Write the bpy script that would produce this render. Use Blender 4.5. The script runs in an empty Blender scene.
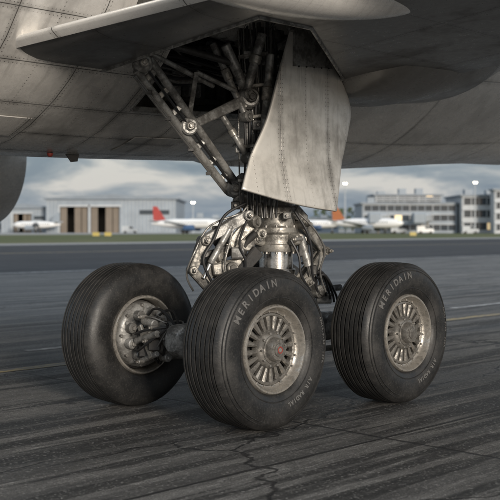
import bpy, math, random
from mathutils import Vector, Matrix
random.seed(7)
R=math.radians
scn=bpy.context.scene
D=Vector((.70,.714,0)).normalized()      # aircraft longitudinal axis (aft)
N=Vector((D.y,-D.x,0))                    # outboard (towards viewer side)
UP=Vector((0,0,1))
F0=Vector((-2.33,9.5,0))
def SW(s,w,z): return F0+D*s+N*w+UP*z
# orthographic drafting sheet of the gear: 9 mm per unit
def g(u,v,y=9.17): return Vector(((u-250)*.009,y,1.55+(228-v)*.009))

# ---------------------------------------------------------------- materials
class NT:
    def __init__(s,name):
        s.mat=bpy.data.materials.new(name); s.mat.use_nodes=True
        s.t=s.mat.node_tree; s.b=s.t.nodes['Principled BSDF']
    def n(s,typ,**k):
        x=s.t.nodes.new(typ)
        for a,b in k.items(): setattr(x,a,b)
        return x
    def put(s,sock,val):
        if isinstance(val,bpy.types.NodeSocket): s.t.links.new(val,sock)
        else: sock.default_value=val
    def m(s,op,a,b=0.0,c=None):
        x=s.n('ShaderNodeMath',operation=op); s.put(x.inputs[0],a); s.put(x.inputs[1],b)
        if c is not None: s.put(x.inputs[2],c)
        return x.outputs[0]
    def coord(s,kind='Object',scale=(1,1,1),rot=(0,0,0)):
        c=s.n('ShaderNodeTexCoord'); mp=s.n('ShaderNodeMapping')
        mp.inputs['Scale'].default_value=scale; mp.inputs['Rotation'].default_value=rot
        s.t.links.new(c.outputs[kind],mp.inputs[0]); return mp.outputs[0]
    def noise(s,vec,scale,detail=4,rough=.55,dist=0):
        x=s.n('ShaderNodeTexNoise'); s.t.links.new(vec,x.inputs['Vector'])
        x.inputs['Scale'].default_value=scale; x.inputs['Detail'].default_value=detail
        x.inputs['Roughness'].default_value=rough; x.inputs['Distortion'].default_value=dist
        return x.outputs['Fac']
    def ramp(s,f,a,b,va=0.0,vb=1.0):
        x=s.n('ShaderNodeMapRange'); x.interpolation_type='SMOOTHSTEP'
        s.put(x.inputs[0],f); x.inputs[1].default_value=a; x.inputs[2].default_value=b
        x.inputs[3].default_value=va; x.inputs[4].default_value=vb; return x.outputs[0]
    def mix(s,f,a,b):
        x=s.n('ShaderNodeMix',data_type='RGBA'); s.put(x.inputs[0],f)
        for i,v in ((6,a),(7,b)):
            if isinstance(v,(tuple,list)): v=tuple(v)+((1,) if len(v)==3 else ())
            s.put(x.inputs[i],v)
        return x.outputs[2]
    def bump(s,h,strength,dist,nrm=None):
        x=s.n('ShaderNodeBump'); x.inputs['Strength'].default_value=strength; x.inputs['Distance'].default_value=dist
        s.put(x.inputs['Height'],h)
        if nrm is not None: s.t.links.new(nrm,x.inputs['Normal'])
        return x.outputs[0]
    def fin(s,col=None,rough=None,metal=0,nrm=None,spec=None):
        if col is not None:
            if isinstance(col,tuple) and len(col)==3: col=col+(1,)
            s.put(s.b.inputs['Base Color'],col)
        if rough is not None: s.put(s.b.inputs['Roughness'],rough)
        s.put(s.b.inputs['Metallic'],metal)
        if spec is not None: s.b.inputs['Specular IOR Level'].default_value=spec
        if nrm is not None: s.put(s.b.inputs['Normal'],nrm)
        return s.mat

def metal(name,base,rough=.45,metallic=.6,grime=.5,dirt=(.028,.025,.021),sc=9):
    t=NT(name); c=t.coord()
    a=t.noise(c,sc,5,.68); b=t.noise(c,sc*6,3,.6)
    f=t.m('MULTIPLY',t.ramp(a,.42,.60),grime)
    col=t.mix(f,base,dirt)
    col=t.mix(t.ramp(b,.4,.7,0,.5),col,tuple(x*.4 for x in base))
    r=t.m('ADD',t.m('MULTIPLY',b,.25),t.m('ADD',t.m('MULTIPLY',f,.3),rough-.12))
    n=t.bump(b,.3,.004)
    return t.fin(col,r,t.m('MULTIPLY',t.m('SUBTRACT',1.0,f),metallic),n)

def panel(name,base,rough=.38,metallic=.25,pu=.9,pv=.55,rv=1.0,grime=.5,dark=(.06,.054,.048),var=.12,lv=.85):
    t=NT(name)
    uv=t.n('ShaderNodeTexCoord').outputs['UV']; sp=t.n('ShaderNodeSeparateXYZ'); t.t.links.new(uv,sp.inputs[0])
    u,v=sp.outputs[0],sp.outputs[1]
    def per(x,p): return t.m('MULTIPLY',t.m('ABSOLUTE',t.m('SUBTRACT',t.m('FRACT',t.m('ADD',t.m('DIVIDE',x,p),.5)),.5)),p)
    du,dv=per(u,pu),per(v,pv)
    line=t.m('MAXIMUM',t.ramp(du,.002,.005,1,0),t.ramp(dv,.002,.005,1,0))
    c=t.coord('Object'); a=t.noise(c,2.2,6,.65); b=t.noise(c,18,4,.6)
    def riv(a_,b_,off=.026):
        x=t.m('SUBTRACT',a_,off); y=per(b_,.036)
        d=t.m('SQRT',t.m('ADD',t.m('MULTIPLY',x,x),t.m('MULTIPLY',y,y)))
        return t.ramp(d,.003,.0065,1,0)
    rm=t.m('MAXIMUM',riv(du,v),riv(dv,u))
    rm=t.m('MAXIMUM',rm,riv(per(u,pu/2),v,0.0))
    rm=t.m('MULTIPLY',rm,t.ramp(t.noise(c,3.1,3),.33,.55,.3,1))
    cb=t.n('ShaderNodeCombineXYZ'); t.t.links.new(t.m('FLOOR',t.m('DIVIDE',u,pu)),cb.inputs[0]); t.t.links.new(t.m('FLOOR',t.m('DIVIDE',v,pv)),cb.inputs[1])
    wn=t.n('ShaderNodeTexWhiteNoise'); t.t.links.new(cb.outputs[0],wn.inputs[0])
    st3=t.n('ShaderNodeMapping'); st3.inputs['Scale'].default_value=(14,1.5,1); t.t.links.new(uv,st3.inputs[0])
    s3=t.noise(st3.outputs[0],1.3,4,.6)
    col=t.mix(t.m('MULTIPLY',wn.outputs[0],var*3),base,tuple(x*.6 for x in base))
    f=t.m('MULTIPLY',t.ramp(a,.45,.72),grime)
    col=t.mix(f,col,dark)
    col=t.mix(t.m('MULTIPLY',t.ramp(s3,.5,.72),grime*.6),col,tuple(x*1.5 for x in dark))
    col=t.mix(t.ramp(b,.45,.8,0,.3),col,tuple(x*.6 for x in base))
    near=t.m('MULTIPLY',t.ramp(t.m('MINIMUM',du,dv),.0,.06,1,0),t.ramp(a,.35,.6,.05,.38))
    col=t.mix(near,col,dark)
    col=t.mix(t.m('MULTIPLY',line,lv),col,(.02,.018,.016))
    col=t.mix(t.m('MULTIPLY',rm,.75*rv),col,(.035,.03,.026))
    r=t.m('ADD',t.m('MULTIPLY',b,.2),t.m('ADD',t.m('MULTIPLY',f,.3),rough-.1))
    h=t.m('SUBTRACT',t.m('MULTIPLY',a,.8),t.m('ADD',line,t.m('MULTIPLY',rm,-.5)))
    return t.fin(col,r,metallic,t.bump(h,.4,.007))

def plain(name,col,rough=.6,metallic=0,emit=None,var=.3,sc=3):
    t=NT(name); c=t.coord(); a=t.noise(c,sc,4,.6)
    cc=t.mix(t.ramp(a,.35,.7,0,var),col,tuple(x*.5 for x in col))
    if emit:
        t.b.inputs['Emission Color'].default_value=(*col,1); t.b.inputs['Emission Strength'].default_value=emit
        t.mat.cycles.emission_sampling='NONE'
    return t.fin(cc,rough,metallic)

M={}
M['steel']=metal('gear_grey_paint',(.33,.325,.31),.40,.4,.8)
M['tan']=metal('forged_steel',(.37,.352,.318),.38,.55,.85)
M['dark']=metal('dark_metal',(.07,.068,.066),.42,.5,.6)
M['chrome']=metal('chrome_piston',(.78,.77,.75),.18,1.0,.25,sc=5)
M['rim']=metal('rim_grey',(.27,.255,.232),.40,.7,.85,dirt=(.026,.024,.021),sc=14)
M['rimlip']=metal('rim_lip',(.47,.44,.395),.34,.8,.65,dirt=(.06,.052,.043),sc=16)
M['bolt']=metal('bolt_steel',(.42,.40,.37),.35,.85,.5,sc=30)
M['hose']=plain('rubber_hose',(.015,.015,.016),.5)
M['line']=metal('hydraulic_line',(.24,.235,.225),.40,.75,.6,sc=20)
M['red']=plain('red_paint',(.24,.04,.03),.5)
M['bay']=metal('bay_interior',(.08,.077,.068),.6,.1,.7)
M['fus']=panel('fuselage_skin',(.76,.735,.695),.26,.35,.74,.47,1.0,.42,var=.08)
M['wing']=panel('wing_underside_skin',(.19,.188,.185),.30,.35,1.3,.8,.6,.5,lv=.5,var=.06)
M['fair']=panel('fairing_skin',(.80,.78,.745),.26,.3,2.3,1.1,.6,.25,var=.05)
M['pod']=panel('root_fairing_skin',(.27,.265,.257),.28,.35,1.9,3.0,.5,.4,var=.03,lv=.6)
M['door']=panel('gear_door_skin',(.60,.58,.54),.38,.28,.62,9,.8,.5,var=.0,lv=.3)
M['glass']=plain('window_glass',(.05,.06,.07),.1)

def tyre_mat():
    t=NT('tyre_rubber'); c=t.coord(); a=t.noise(c,5,6,.65); b=t.noise(c,70,3,.6); d=t.noise(c,1.8,3)
    col=t.mix(t.ramp(a,.4,.75,0,.8),(.012,.012,.012),(.036,.034,.032))
    col=t.mix(t.ramp(d,.45,.7,0,.4),col,(.028,.027,.025))
    col=t.mix(t.ramp(b,.5,.75,0,.4),col,(.065,.062,.057))
    return t.fin(col,t.ramp(a,.3,.8,.40,.70),0,t.bump(b,.35,.003))
M['tyre']=tyre_mat()
M['letter']=plain('sidewall_lettering',(.105,.103,.10),.7)

def apron_mat():
    t=NT('worn_asphalt_apron'); c=t.coord()
    agg=t.noise(c,95,3,.75); grit=t.noise(c,28,4,.75)
    vo=t.n('ShaderNodeTexVoronoi'); vo.inputs['Scale'].default_value=70; t.t.links.new(c,vo.inputs['Vector'])
    st=t.noise(t.coord(scale=(1.1,6.5,1)),1.6,6,.72,.3)
    scr=t.noise(t.coord(scale=(4,34,1),rot=(0,0,R(4))),1.0,3,.7,.2)
    band=t.noise(t.coord(scale=(.05,1.25,1)),1.1,5,.62,.25)
    skid=t.noise(t.coord(scale=(.15,3.1,1),rot=(0,0,R(-4))),1.0,4,.62,.15)
    skid2=t.noise(t.coord(scale=(.22,5.0,1),rot=(0,0,R(7))),1.0,3,.6,.15)
    pat=t.noise(c,.55,4,.6); blot=t.noise(c,2.3,5,.7)
    col=t.mix(t.ramp(st,.38,.62),(.14,.134,.125),(.25,.24,.222))
    col=t.mix(t.ramp(pat,.38,.66,0,.5),col,(.15,.143,.133))
    col=t.mix(t.m('MULTIPLY',t.ramp(scr,.54,.64),t.ramp(blot,.36,.56,.1,.85)),col,(.40,.385,.36))
    brk=t.ramp(grit,.32,.56,.5,1)
    col=t.mix(t.m('MULTIPLY',t.ramp(band,.50,.57,0,.75),brk),col,(.055,.053,.051))
    col=t.mix(t.m('MULTIPLY',t.ramp(skid,.51,.56,0,.92),brk),col,(.022,.021,.021))
    col=t.mix(t.m('MULTIPLY',t.ramp(skid2,.56,.60,0,.88),brk),col,(.022,.022,.021))
    col=t.mix(t.ramp(blot,.57,.70,0,.55),col,(.055,.052,.050))
    col=t.mix(t.ramp(agg,.42,.62,.0,.72),col,(.040,.038,.036))
    col=t.mix(t.ramp(grit,.55,.72,0,.5),col,(.055,.052,.049))
    col=t.mix(t.ramp(vo.outputs['Color'],.74,.95,0,.5),col,(.40,.385,.36))
    wv=t.n('ShaderNodeTexVoronoi',feature='DISTANCE_TO_EDGE'); wv.inputs['Scale'].default_value=.36
    nz=t.n('ShaderNodeTexNoise'); nz.inputs['Scale'].default_value=2.2; nz.inputs['Detail'].default_value=5; t.t.links.new(c,nz.inputs['Vector'])
    va=t.n('ShaderNodeVectorMath',operation='MULTIPLY_ADD'); t.t.links.new(nz.outputs['Color'],va.inputs[0]); va.inputs[1].default_value=(.4,.4,.4)
    t.t.links.new(t.coord(scale=(.45,1.3,1)),va.inputs[2]); t.t.links.new(va.outputs[0],wv.inputs['Vector'])
    cr=t.ramp(wv.outputs['Distance'],.001,.006,1,0)
    sp=t.n('ShaderNodeSeparateXYZ'); t.t.links.new(c,sp.inputs[0])
    def per(x,p): return t.m('MULTIPLY',t.m('ABSOLUTE',t.m('SUBTRACT',t.m('FRACT',t.m('ADD',t.m('DIVIDE',x,p),.5)),.5)),p)
    wob=t.m('MULTIPLY',blot,.05)
    jt=t.m('MAXIMUM',t.ramp(per(t.m('ADD',sp.outputs[0],wob),6.1),.01,.025,1,0),t.ramp(per(t.m('ADD',sp.outputs[1],wob),4.6),.01,.025,1,0))
    lines=t.m('MAXIMUM',cr,jt)
    col=t.mix(t.m('MULTIPLY',lines,.85),col,(.014,.013,.013))
    h=t.m('SUBTRACT',t.m('ADD',t.m('MULTIPLY',agg,.8),t.m('ADD',t.m('MULTIPLY',grit,.8),t.m('MULTIPLY',st,.5))),lines)
    return t.fin(col,t.ramp(band,.3,.7,.75,.55),0,t.bump(h,1.0,.02),.3)
M['apron']=apron_mat()
def flat_ground(name,a,b,rough=.6,sx=.03,sy=.5,sc=1.5,bs=30,spec=.3):
    t=NT(name); c=t.coord(scale=(sx,sy,1)); n=t.noise(c,sc,6,.6); n2=t.noise(t.coord(),bs*.03,5,.6)
    col=t.mix(t.ramp(n,.35,.7),a,b); col=t.mix(t.ramp(n2,.4,.7,0,.4),col,tuple(x*.6 for x in a))
    return t.fin(col,rough,0,t.bump(t.noise(t.coord(),bs,3),.5,.01),spec)
M['taxi']=flat_ground('dark_taxiway_asphalt',(.04,.04,.042),(.065,.066,.068),.8,spec=.1)
M['conc']=flat_ground('concrete',(.26,.25,.235),(.34,.33,.31),.8)
M['grass']=flat_ground('grass',(.085,.10,.045),(.14,.135,.07),.95,.05,.05,1.0,spec=.1)
def paint(name,c1):
    t=NT(name); c=t.coord(); a=t.noise(c,5,7,.75); b=t.noise(t.coord(scale=(.5,8,1)),2,5,.6)
    f=t.ramp(t.m('ADD',t.m('MULTIPLY',a,.6),t.m('MULTIPLY',b,.4)),.40,.58)
    return t.fin(t.mix(f,c1,(.12,.115,.108)),.65,0,t.bump(a,.4,.004))
M['yel']=paint('worn_yellow_paint',(.46,.34,.13)); M['wht']=paint('worn_white_paint',(.58,.57,.55))

# ---------------------------------------------------------------- mesh accumulator
def frame(ax,up=None):
    ax=ax.normalized()
    if up is None: up=UP if abs(ax.z)<.9 else Vector((1,0,0))
    a=(up-ax*up.dot(ax)).normalized(); return a,ax.cross(a)
class Acc:
    def __init__(s): s.v=[];s.f=[];s.uv={}
    def ring(s,pts):
        i=len(s.v); s.v+= [Vector(p) for p in pts]; return list(range(i,i+len(pts)))
    def face(s,idx,uv=None):
        s.f.append(tuple(idx))
        if uv: s.uv[len(s.f)-1]=uv
    def bridge(s,a,b,close=True):
        if len(a)==1 and len(b)==1: return
        n=max(len(a),len(b))
        for i in range(n if close else n-1):
            j=(i+1)%n
            if len(a)==1: s.face((a[0],b[j],b[i]))
            elif len(b)==1: s.face((a[i],a[j],b[0]))
            else: s.face((a[i],a[j],b[j],b[i]))
    def lathe(s,prof,o,ax,seg=24,up=None):
        a,b=frame(ax,up); ax=ax.normalized(); pr=None
        for x,r in prof:
            if r<1e-6: rg=s.ring([o+ax*x])
            else: rg=s.ring([o+ax*x+(a*math.cos(2*math.pi*k/seg)+b*math.sin(2*math.pi*k/seg))*r for k in range(seg)])
            if pr: s.bridge(pr,rg)
            pr=rg
    def cyl(s,p,q,r,r2=None,seg=16,bv=None):
        p=Vector(p);q=Vector(q); r2=r if r2 is None else r2; L=(q-p).length
        if L<1e-5: return
        bv=min(r,r2,L)*.18 if bv is None else bv
        s.lathe([(0,0),(0,r-bv),(bv,r),(L-bv,r2),(L,r2-bv),(L,0)],p,q-p,seg)
    def loft(s,rings,cap=True):
        pr=None
        for k,rg in enumerate(rings):
            r=s.ring(rg)
            if k==0 and cap: s.face(r[::-1])
            if pr: s.bridge(pr,r)
            pr=r
        if cap: s.face(pr)
    def beam(s,p,q,w,h,w2=None,h2=None,up=None,c=.2):
        p=Vector(p);q=Vector(q); w2=w2 or w; h2=h2 or h
        a,b=frame(q-p,up)
        def rg(o,w,h):
            k=min(w,h)*c; W=w/2;H=h/2
            return [o+b*x+a*y for x,y in ((W-k,-H),(W,-H+k),(W,H-k),(W-k,H),(-W+k,H),(-W,H-k),(-W,-H+k),(-W+k,-H))]
        ax=(q-p).normalized(); e=min(w,h)*c*.7; L=(q-p).length
        rr=[rg(p,w-2*e,h-2*e),rg(p+ax*e,w,h),rg(q-ax*e,w2,h2),rg(q,w2-2*e,h2-2*e)]
        s.loft(rr)
    def tube(s,pts,r,seg=8,sub=6):
        P=[Vector(p) for p in pts]; out=[]
        if len(P)>2:
            for i in range(len(P)-1):
                p0=P[max(i-1,0)];p1=P[i];p2=P[i+1];p3=P[min(i+2,len(P)-1)]
                for k in range(sub):
                    t=k/sub; out.append(.5*((2*p1)+(p2-p0)*t+(2*p0-5*p1+4*p2-p3)*t*t+(3*p1-p0-3*p2+p3)*t**3))
            out.append(P[-1])
        else: out=P
        rings=[];a=None
        for i,p in enumerate(out):
            tn=(out[min(i+1,len(out)-1)]-out[max(i-1,0)])
            if tn.length<1e-7: continue
            tn.normalize()
            if a is None: a,_=frame(tn)
            a=(a-tn*a.dot(tn)); 
            if a.length<1e-4: a,_=frame(tn)
            a.normalize(); b=tn.cross(a)
            rings.append([p+(a*math.cos(2*math.pi*k/seg)+b*math.sin(2*math.pi*k/seg))*r for k in range(seg)])
        s.loft(rings)
    def box(s,c,sx,sy,sz,X=Vector((1,0,0)),Y=Vector((0,1,0)),Z=UP):
        c=Vector(c); s.beam(c-X*sx/2,c+X*sx/2,sy,sz,up=Z,c=.12)
    def rbox(s,x0,x1,y0,y1,z0,z1):
        r=s.ring([(x0,y0,z0),(x1,y0,z0),(x1,y1,z0),(x0,y1,z0),(x0,y0,z1),(x1,y0,z1),(x1,y1,z1),(x0,y1,z1)])
        for f in ((3,2,1,0),(4,5,6,7),(0,1,5,4),(1,2,6,5),(2,3,7,6),(3,0,4,7)): s.face([r[i] for i in f])
    def prism(s,poly,off):
        a=s.ring(poly); b=s.ring([Vector(p)+off for p in poly]); s.face(a[::-1]); s.face(b); s.bridge(a,b)
    def joint(s,p,ax,r,L,seg=14):
        ax=ax.normalized(); p=Vector(p)
        s.cyl(p-ax*L/2,p+ax*L/2,r,seg=seg); s.cyl(p-ax*(L/2+.02),p+ax*(L/2+.02),r*.6,seg=6)
    def grid(s,pts,uvs):
        rows=[s.ring(r) for r in pts]
        for i in range(len(rows)-1):
            for j in range(len(rows[0])-1):
                s.face((rows[i][j],rows[i][j+1],rows[i+1][j+1],rows[i+1][j]),(uvs[i][j],uvs[i][j+1],uvs[i+1][j+1],uvs[i+1][j]))
    def obj(s,name,mat,parent=None,ang=38,recalc=True):
        me=bpy.data.meshes.new(name); me.from_pydata([tuple(v) for v in s.v],[],s.f)
        uvl=me.uv_layers.new(name='UVMap')
        if s.uv:
            for pi,uv in s.uv.items():
                p=me.polygons[pi]
                for k,li in enumerate(p.loop_indices): uvl.data[li].uv=uv[k]
        if recalc:
            import bmesh
            bm=bmesh.new(); bm.from_mesh(me)
            bmesh.ops.remove_doubles(bm,verts=bm.verts,dist=1e-5)
            bmesh.ops.recalc_face_normals(bm,faces=bm.faces); bm.to_mesh(me); bm.free()
        for p in me.polygons: p.use_smooth=True
        me.set_sharp_from_angle(angle=R(ang))
        me.materials.append(M[mat] if isinstance(mat,str) else mat)
        o=bpy.data.objects.new(name,me); scn.collection.objects.link(o)
        if parent: o.parent=parent
        return o
def empty(name,loc=(0,0,0)):
    e=bpy.data.objects.new(name,None); e.empty_display_size=.3; scn.collection.objects.link(e); e.location=loc; return e
class Kit:
    def __init__(s): s.d={}
    def __getitem__(s,k):
        if k not in s.d: s.d[k]=Acc()
        return s.d[k]
    def emit(s,parent,mp={}):
        for k,a in s.d.items():
            nm,mt=k if isinstance(k,tuple) else (k,k)
            if a.f: a.obj(nm,mt,parent)

# ---------------------------------------------------------------- wheels
RW=.625
def text_mesh(ch,size):
    cu=bpy.data.curves.new('t','FONT'); cu.body=ch; cu.size=size; cu.extrude=.0035; cu.align_x='CENTER'; cu.offset=.0016
    o=bpy.data.objects.new('t',cu); scn.collection.objects.link(o)
    dg=bpy.context.evaluated_depsgraph_get(); me=o.evaluated_get(dg).to_mesh()
    v=[x.co.copy() for x in me.vertices]; f=[tuple(p.vertices) for p in me.polygons]
    bpy.data.objects.remove(o); return v,f
def make_wheel(c,out,text_ang,inner_brake=True,spin=0):
    K=Kit(); top=empty('aircraft_wheel',c); O=Vector((0,0,0))
    half=[(.17,.335),(.195,.345),(.215,.375),(.229,.42),(.236,.465),(.234,.51),(.222,.553),(.20,.588),(.172,.609)]
    tread=[]
    xs=[.15,.118,.072,.024]
    for x in xs:
        rr=.622-(x/.15)**2*.007
        tread+=[(x+.008,rr),(x+.005,rr-.016),(x-.005,rr-.016),(x-.008,rr)]
    prof=half+[(.16,.614)]+tread
    full=[(-x,r) for x,r in prof]+[(x,r) for x,r in prof[::-1]]
    ty=K[('tyre','tyre')]; ty.lathe(full,O,out,96)
    # slight load bulge and flat where the tyre meets the pavement
    for v in ty.v:
        if v.z<-.50:
            f=(-.50-v.z)/.125; v.z=max(v.z,-.6245); lat=out*(out.dot(v)); v+=lat*.07*f
    for rr,xx in ((.575,.2095),(.40,.2245),(.553,.2235)):
        K[('tyre','tyre')].lathe([(xx-.006,rr-.006),(xx+.003,rr-.003),(xx+.003,rr+.003),(xx-.006,rr+.006)],O,out,96)
    rim=K[('rim_flange','rimlip')]
    rim.lathe([(.17,.345),(.20,.343),(.212,.334),(.212,.322),(.196,.312),(.17,.304),(.15,.292),(.145,.28),(.12,.275),(.02,.27)],O,out,72)
    rim.lathe([(-.17,.345),(-.20,.343),(-.212,.334),(-.212,.322),(-.196,.312),(-.1,.304),(.02,.30)],O,out,72)
    web=K[('rim_web','rim')]
    web.lathe([(.125,.277),(.15,.274),(.155,.262),(.145,.252),(.11,.25)],O,out,64)
    web.lathe([(.10,.155),(.14,.153),(.165,.14),(.178,.118),(.18,.10)],O,out,64)
    K[('hub_back','dark')].lathe([(.07,.28),(.06,.2),(.065,.1)],O,out,48)
    a,b=frame(out)
    ns=20
    for k in range(ns):
        t=2*math.pi*(k+spin)/ns; d=a*math.cos(t)+b*math.sin(t); tn=out.cross(d)
        web.beam(d*.145+out*.128,d*.262+out*.128,.026,.05,.050,.05,up=out,c=.3)
        K[('bolts','bolt')].cyl(d*.287+out*.12,d*.287+out*.158,.0095,seg=6)
    for k in range(10):
        t=2*math.pi*(k+.5)/10; d=a*math.cos(t)+b*math.sin(t)
        K[('bolts','bolt')].cyl(d*.128+out*.165,d*.128+out*.192,.0105,seg=6)
    hub=K[('hub','rim')]
    hub.lathe([(.15,.112),(.185,.11),(.19,.1),(.188,.092),(.225,.086),(.238,.078),(.24,.05),(.232,.045),(.235,0)],O,out,40)
    K[('hub_cap','rim')].lathe([(.236,.052),(.248,.05),(.251,.04),(.2505,0)],O,out,32)
    for k in range(6):
        t=2*math.pi*k/6; d=a*math.cos(t)+b*math.sin(t)
        K[('bolts','bolt')].cyl(d*.069+out*.236,d*.069+out*.25,.0065,seg=6)
    if text_ang is not None and spin<.4:
        K[('hub_decal','red')].lathe([(.2525,.028),(.2535,.027),(.2535,.019),(.2525,.018)],O,out,24)
        K[('hub_decal_white','rimlip')].lathe([(.2522,.017),(.253,.016),(.253,0)],O,out,24)
    if text_ang is not None:
        L=K[('sidewall_lettering','letter')]
        def ring_text(txt,size,r,ang0,step):
            for i,ch in enumerate(txt):
                if ch==' ': continue
                v,f=text_mesh(ch,size); t=ang0+step*i
                d=a*math.cos(t)+b*math.sin(t); tx=(-a*math.sin(t)+b*math.cos(t))
                base=len(L.v)
                for q in v:
                    rr=r+q.y; xx=.2385-2.6*(rr-.478)**2
                    L.v.append(d*rr-tx*q.x*1.0+out*(xx+q.z))
                for ff in f: L.face([base+x for x in ff])
        ring_text('MERIDAIN',.078,.485,text_ang,-.135)
        ring_text('AIR RADIAL',.045,.43,text_ang+math.pi-.1,-.075)
        ring_text('49X19.0-20  32PR',.028,.52,text_ang-2.2,-.045)
    inn=-out
    B=K[('brake_housing','steel')]
    B.lathe([(.05,.28),(.17,.28),(.19,.27),(.205,.25),(.21,.14),(.25,.13),(.26,.09)],O,inn,40)
    K[('brake_discs','dark')].lathe([(.0,.29),(.12,.295),(.125,.2)],O,inn,40)
    for k in range(9):
        t=2*math.pi*(k+.3)/9; d=a*math.cos(t)+b*math.sin(t)
        B.cyl(d*.195+inn*.19,d*.195+inn*.275,.045,seg=14); K[('bolts','bolt')].cyl(d*.195+inn*.27,d*.195+inn*.30,.022,seg=6)
        t2=t+.35; d2=a*math.cos(t2)+b*math.sin(t2)
        K[('bolts','bolt')].cyl(d2*.262+inn*.19,d2*.262+inn*.225,.014,seg=6)
        K[('brake_lines','line')].tube([d*.195+inn*.29,d*.17+inn*.32+UP*.01,d2*.16+inn*.33,d2*.13+inn*.27],.007,6)
    for k in range(4):
        t=2*math.pi*(k/4)+.5; d=a*math.cos(t)+b*math.sin(t)
        B.beam(d*.12+inn*.235,d*.25+inn*.215,.05,.03,.03,.02,up=inn)
    K.emit(top); return top

A=Vector((.05,7.9,RW)); T=1.55; L=1.72
C=A-N*T; Bw=A+D*L; Dw=C+D*L
make_wheel(A,N,math.radians(60),spin=.2)
make_wheel(Bw,N,math.radians(58),spin=.6)
make_wheel(C,-N,math.radians(120),spin=.7)
make_wheel(Dw,-N,None)

# ---------------------------------------------------------------- landing gear
gear=empty('main_landing_gear',(0,0,0)); K=Kit()
S=K[('struts_and_links','steel')]; TN=K[('forged_links','tan')]; DK=K[('dark_fittings','dark')]
CH=K[('chrome_piston','chrome')]; HO=K[('rubber_hoses','hose')]; LI=K[('hydraulic_lines','line')]; BO=K[('bolts_and_pins','bolt')]
ax1=(A+C)/2; ax2=(Bw+Dw)/2
for c in (ax1,ax2):
    S.lathe([(-.56,0),(-.56,.075),(-.3,.085),(-.16,.12),(.16,.12),(.3,.085),(.56,.075),(.56,0)],c,N,24)
    for sg in (-1,1):
        S.lathe([(.27,.09),(.27,.135),(.31,.14),(.33,.13),(.33,.09)],c,N*sg,24)
def brg(o,w,h):
    a,b=frame(D)
    return [o+b*(w/2*math.copysign(abs(math.cos(t))**.6,math.cos(t)))+a*(h/2*math.copysign(abs(math.sin(t))**.6,math.sin(t))) for t in [2*math.pi*k/20 for k in range(20)]]
mid=(ax1+ax2)/2
S.loft([brg(ax1-D*.2,.14,.16),brg(ax1-D*.14,.24,.26),brg(ax1+D*.15,.26,.28),brg(ax1+D*.3,.2,.24),brg(mid-D*.2,.24,.3),brg(mid+D*.3,.24,.3),brg(ax2-D*.3,.2,.24),brg(ax2-D*.15,.26,.28),brg(ax2+D*.14,.24,.26),brg(ax2+D*.2,.14,.16)])
st=Vector((.235,9.19,0))    # strut axis foot
def sp(z,dx=0,dn=0,dd=0): return st+UP*z+N*dn+D*dd+Vector((dx,0,0))
TN.joint(sp(.66),N,.14,.44,24)
for sg in (-1,1): TN.beam(sp(.62,dn=.17*sg),sp(1.06,dn=.12*sg),.07,.30,.10,.26,up=D)
TN.lathe([(.95,0),(.95,.15),(1.0,.20),(1.08,.205),(1.12,.18),(1.14,.165)],st,UP,32)
CH.cyl(sp(1.1),sp(1.45),.15,seg=48)
CH.lathe([(1.145,.16),(1.15,.175),(1.18,.175),(1.185,.16)],st,UP,32)
TN.lathe([(1.34,.155),(1.34,.185),(1.36,.19),(1.40,.19),(1.41,.178),(1.49,.176),(1.51,.195),(1.55,.195),(1.57,.175),(1.67,.168),(1.68,.19),(1.73,.19),(1.75,.165),(1.9,.16)],st,UP,40)
for k in range(12):
    t=k*math.pi/6; d=Vector((math.cos(t),math.sin(t),0))
    BO.cyl(sp(1.55)+d*.182,sp(1.575)+d*.182,.012,seg=6); BO.cyl(sp(1.34)+d*.175,sp(1.32)+d*.175,.011,seg=6)
for ang in (-2.4,-.75,.2):
    d=Vector((math.cos(ang),math.sin(ang),0)); TN.beam(sp(1.45)+d*.15,sp(1.45)+d*.27,.07,.14,.06,.09); BO.joint(sp(1.45)+d*.25,d.cross(UP),.028,.1,10)
top=SW(1.5,1.9,3.6)
S.cyl(sp(1.80),top,.145,.135,28)
axd=(top-sp(1.80)).normalized()
for f_,r_ in ((.06,.17),(.18,.16),(.34,.18),(.5,.165),(.66,.185),(.8,.17)):
    p=sp(1.80)+(top-sp(1.80))*f_; S.lathe([(0,.13),(.0,r_),(.015,r_+.01),(.05,r_+.01),(.065,r_),(.065,.13)],p,axd,28)
    for k in range(8):
        t=k*math.pi/4; a,b=frame(axd); d=a*math.cos(t)+b*math.sin(t)
        BO.cyl(p+d*(r_-.005)+axd*.06,p+d*(r_-.005)+axd*.085,.014,seg=6)
def link(acc,p,q,w1,h1,w2,h2,sep,ax,rr=.05):
    p=Vector(p);q=Vector(q)
    for sg in (-1,1): acc.beam(p+ax*sep*sg,q+ax*sep*.55*sg,w1,h1,w2,h2,up=(q-p).cross(ax))
    m=(p*.45+q*.55); acc.beam(m-ax*sep*.9,m+ax*sep*.9,h1*.6,w1*.8,up=(q-p).normalized())
    acc.joint(p,ax,rr,sep*2+.1,18); acc.joint(q,ax,rr*.85,sep*1.1+.1,18)
    BO.joint(q,ax,rr*.4,sep*1.1+.22,10); BO.joint(p,ax,rr*.45,sep*2+.2,10)
Lx=(-D*.8-N*.35).normalized(); la=Lx.cross(UP).normalized()
up1=sp(1.50)+Lx*.2; kn=sp(1.22)+Lx*.66+UP*.04; lo1=sp(.90)+Lx*.30
link(TN,up1,kn,.05,.13,.04,.07,.11,la); link(TN,lo1,kn,.05,.14,.04,.08,.09,la)
Q=Vector((.3,-.95,0))
p1=g(246,216,8.9); p2=g(206,240,8.75); p3=g(195,268,8.7); p4=g(214,290,8.8)
link(S,p1,p2,.04,.10,.035,.08,.06,Q,.046)
link(TN,p2,p3,.035,.09,.035,.07,.05,Q,.044)
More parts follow.
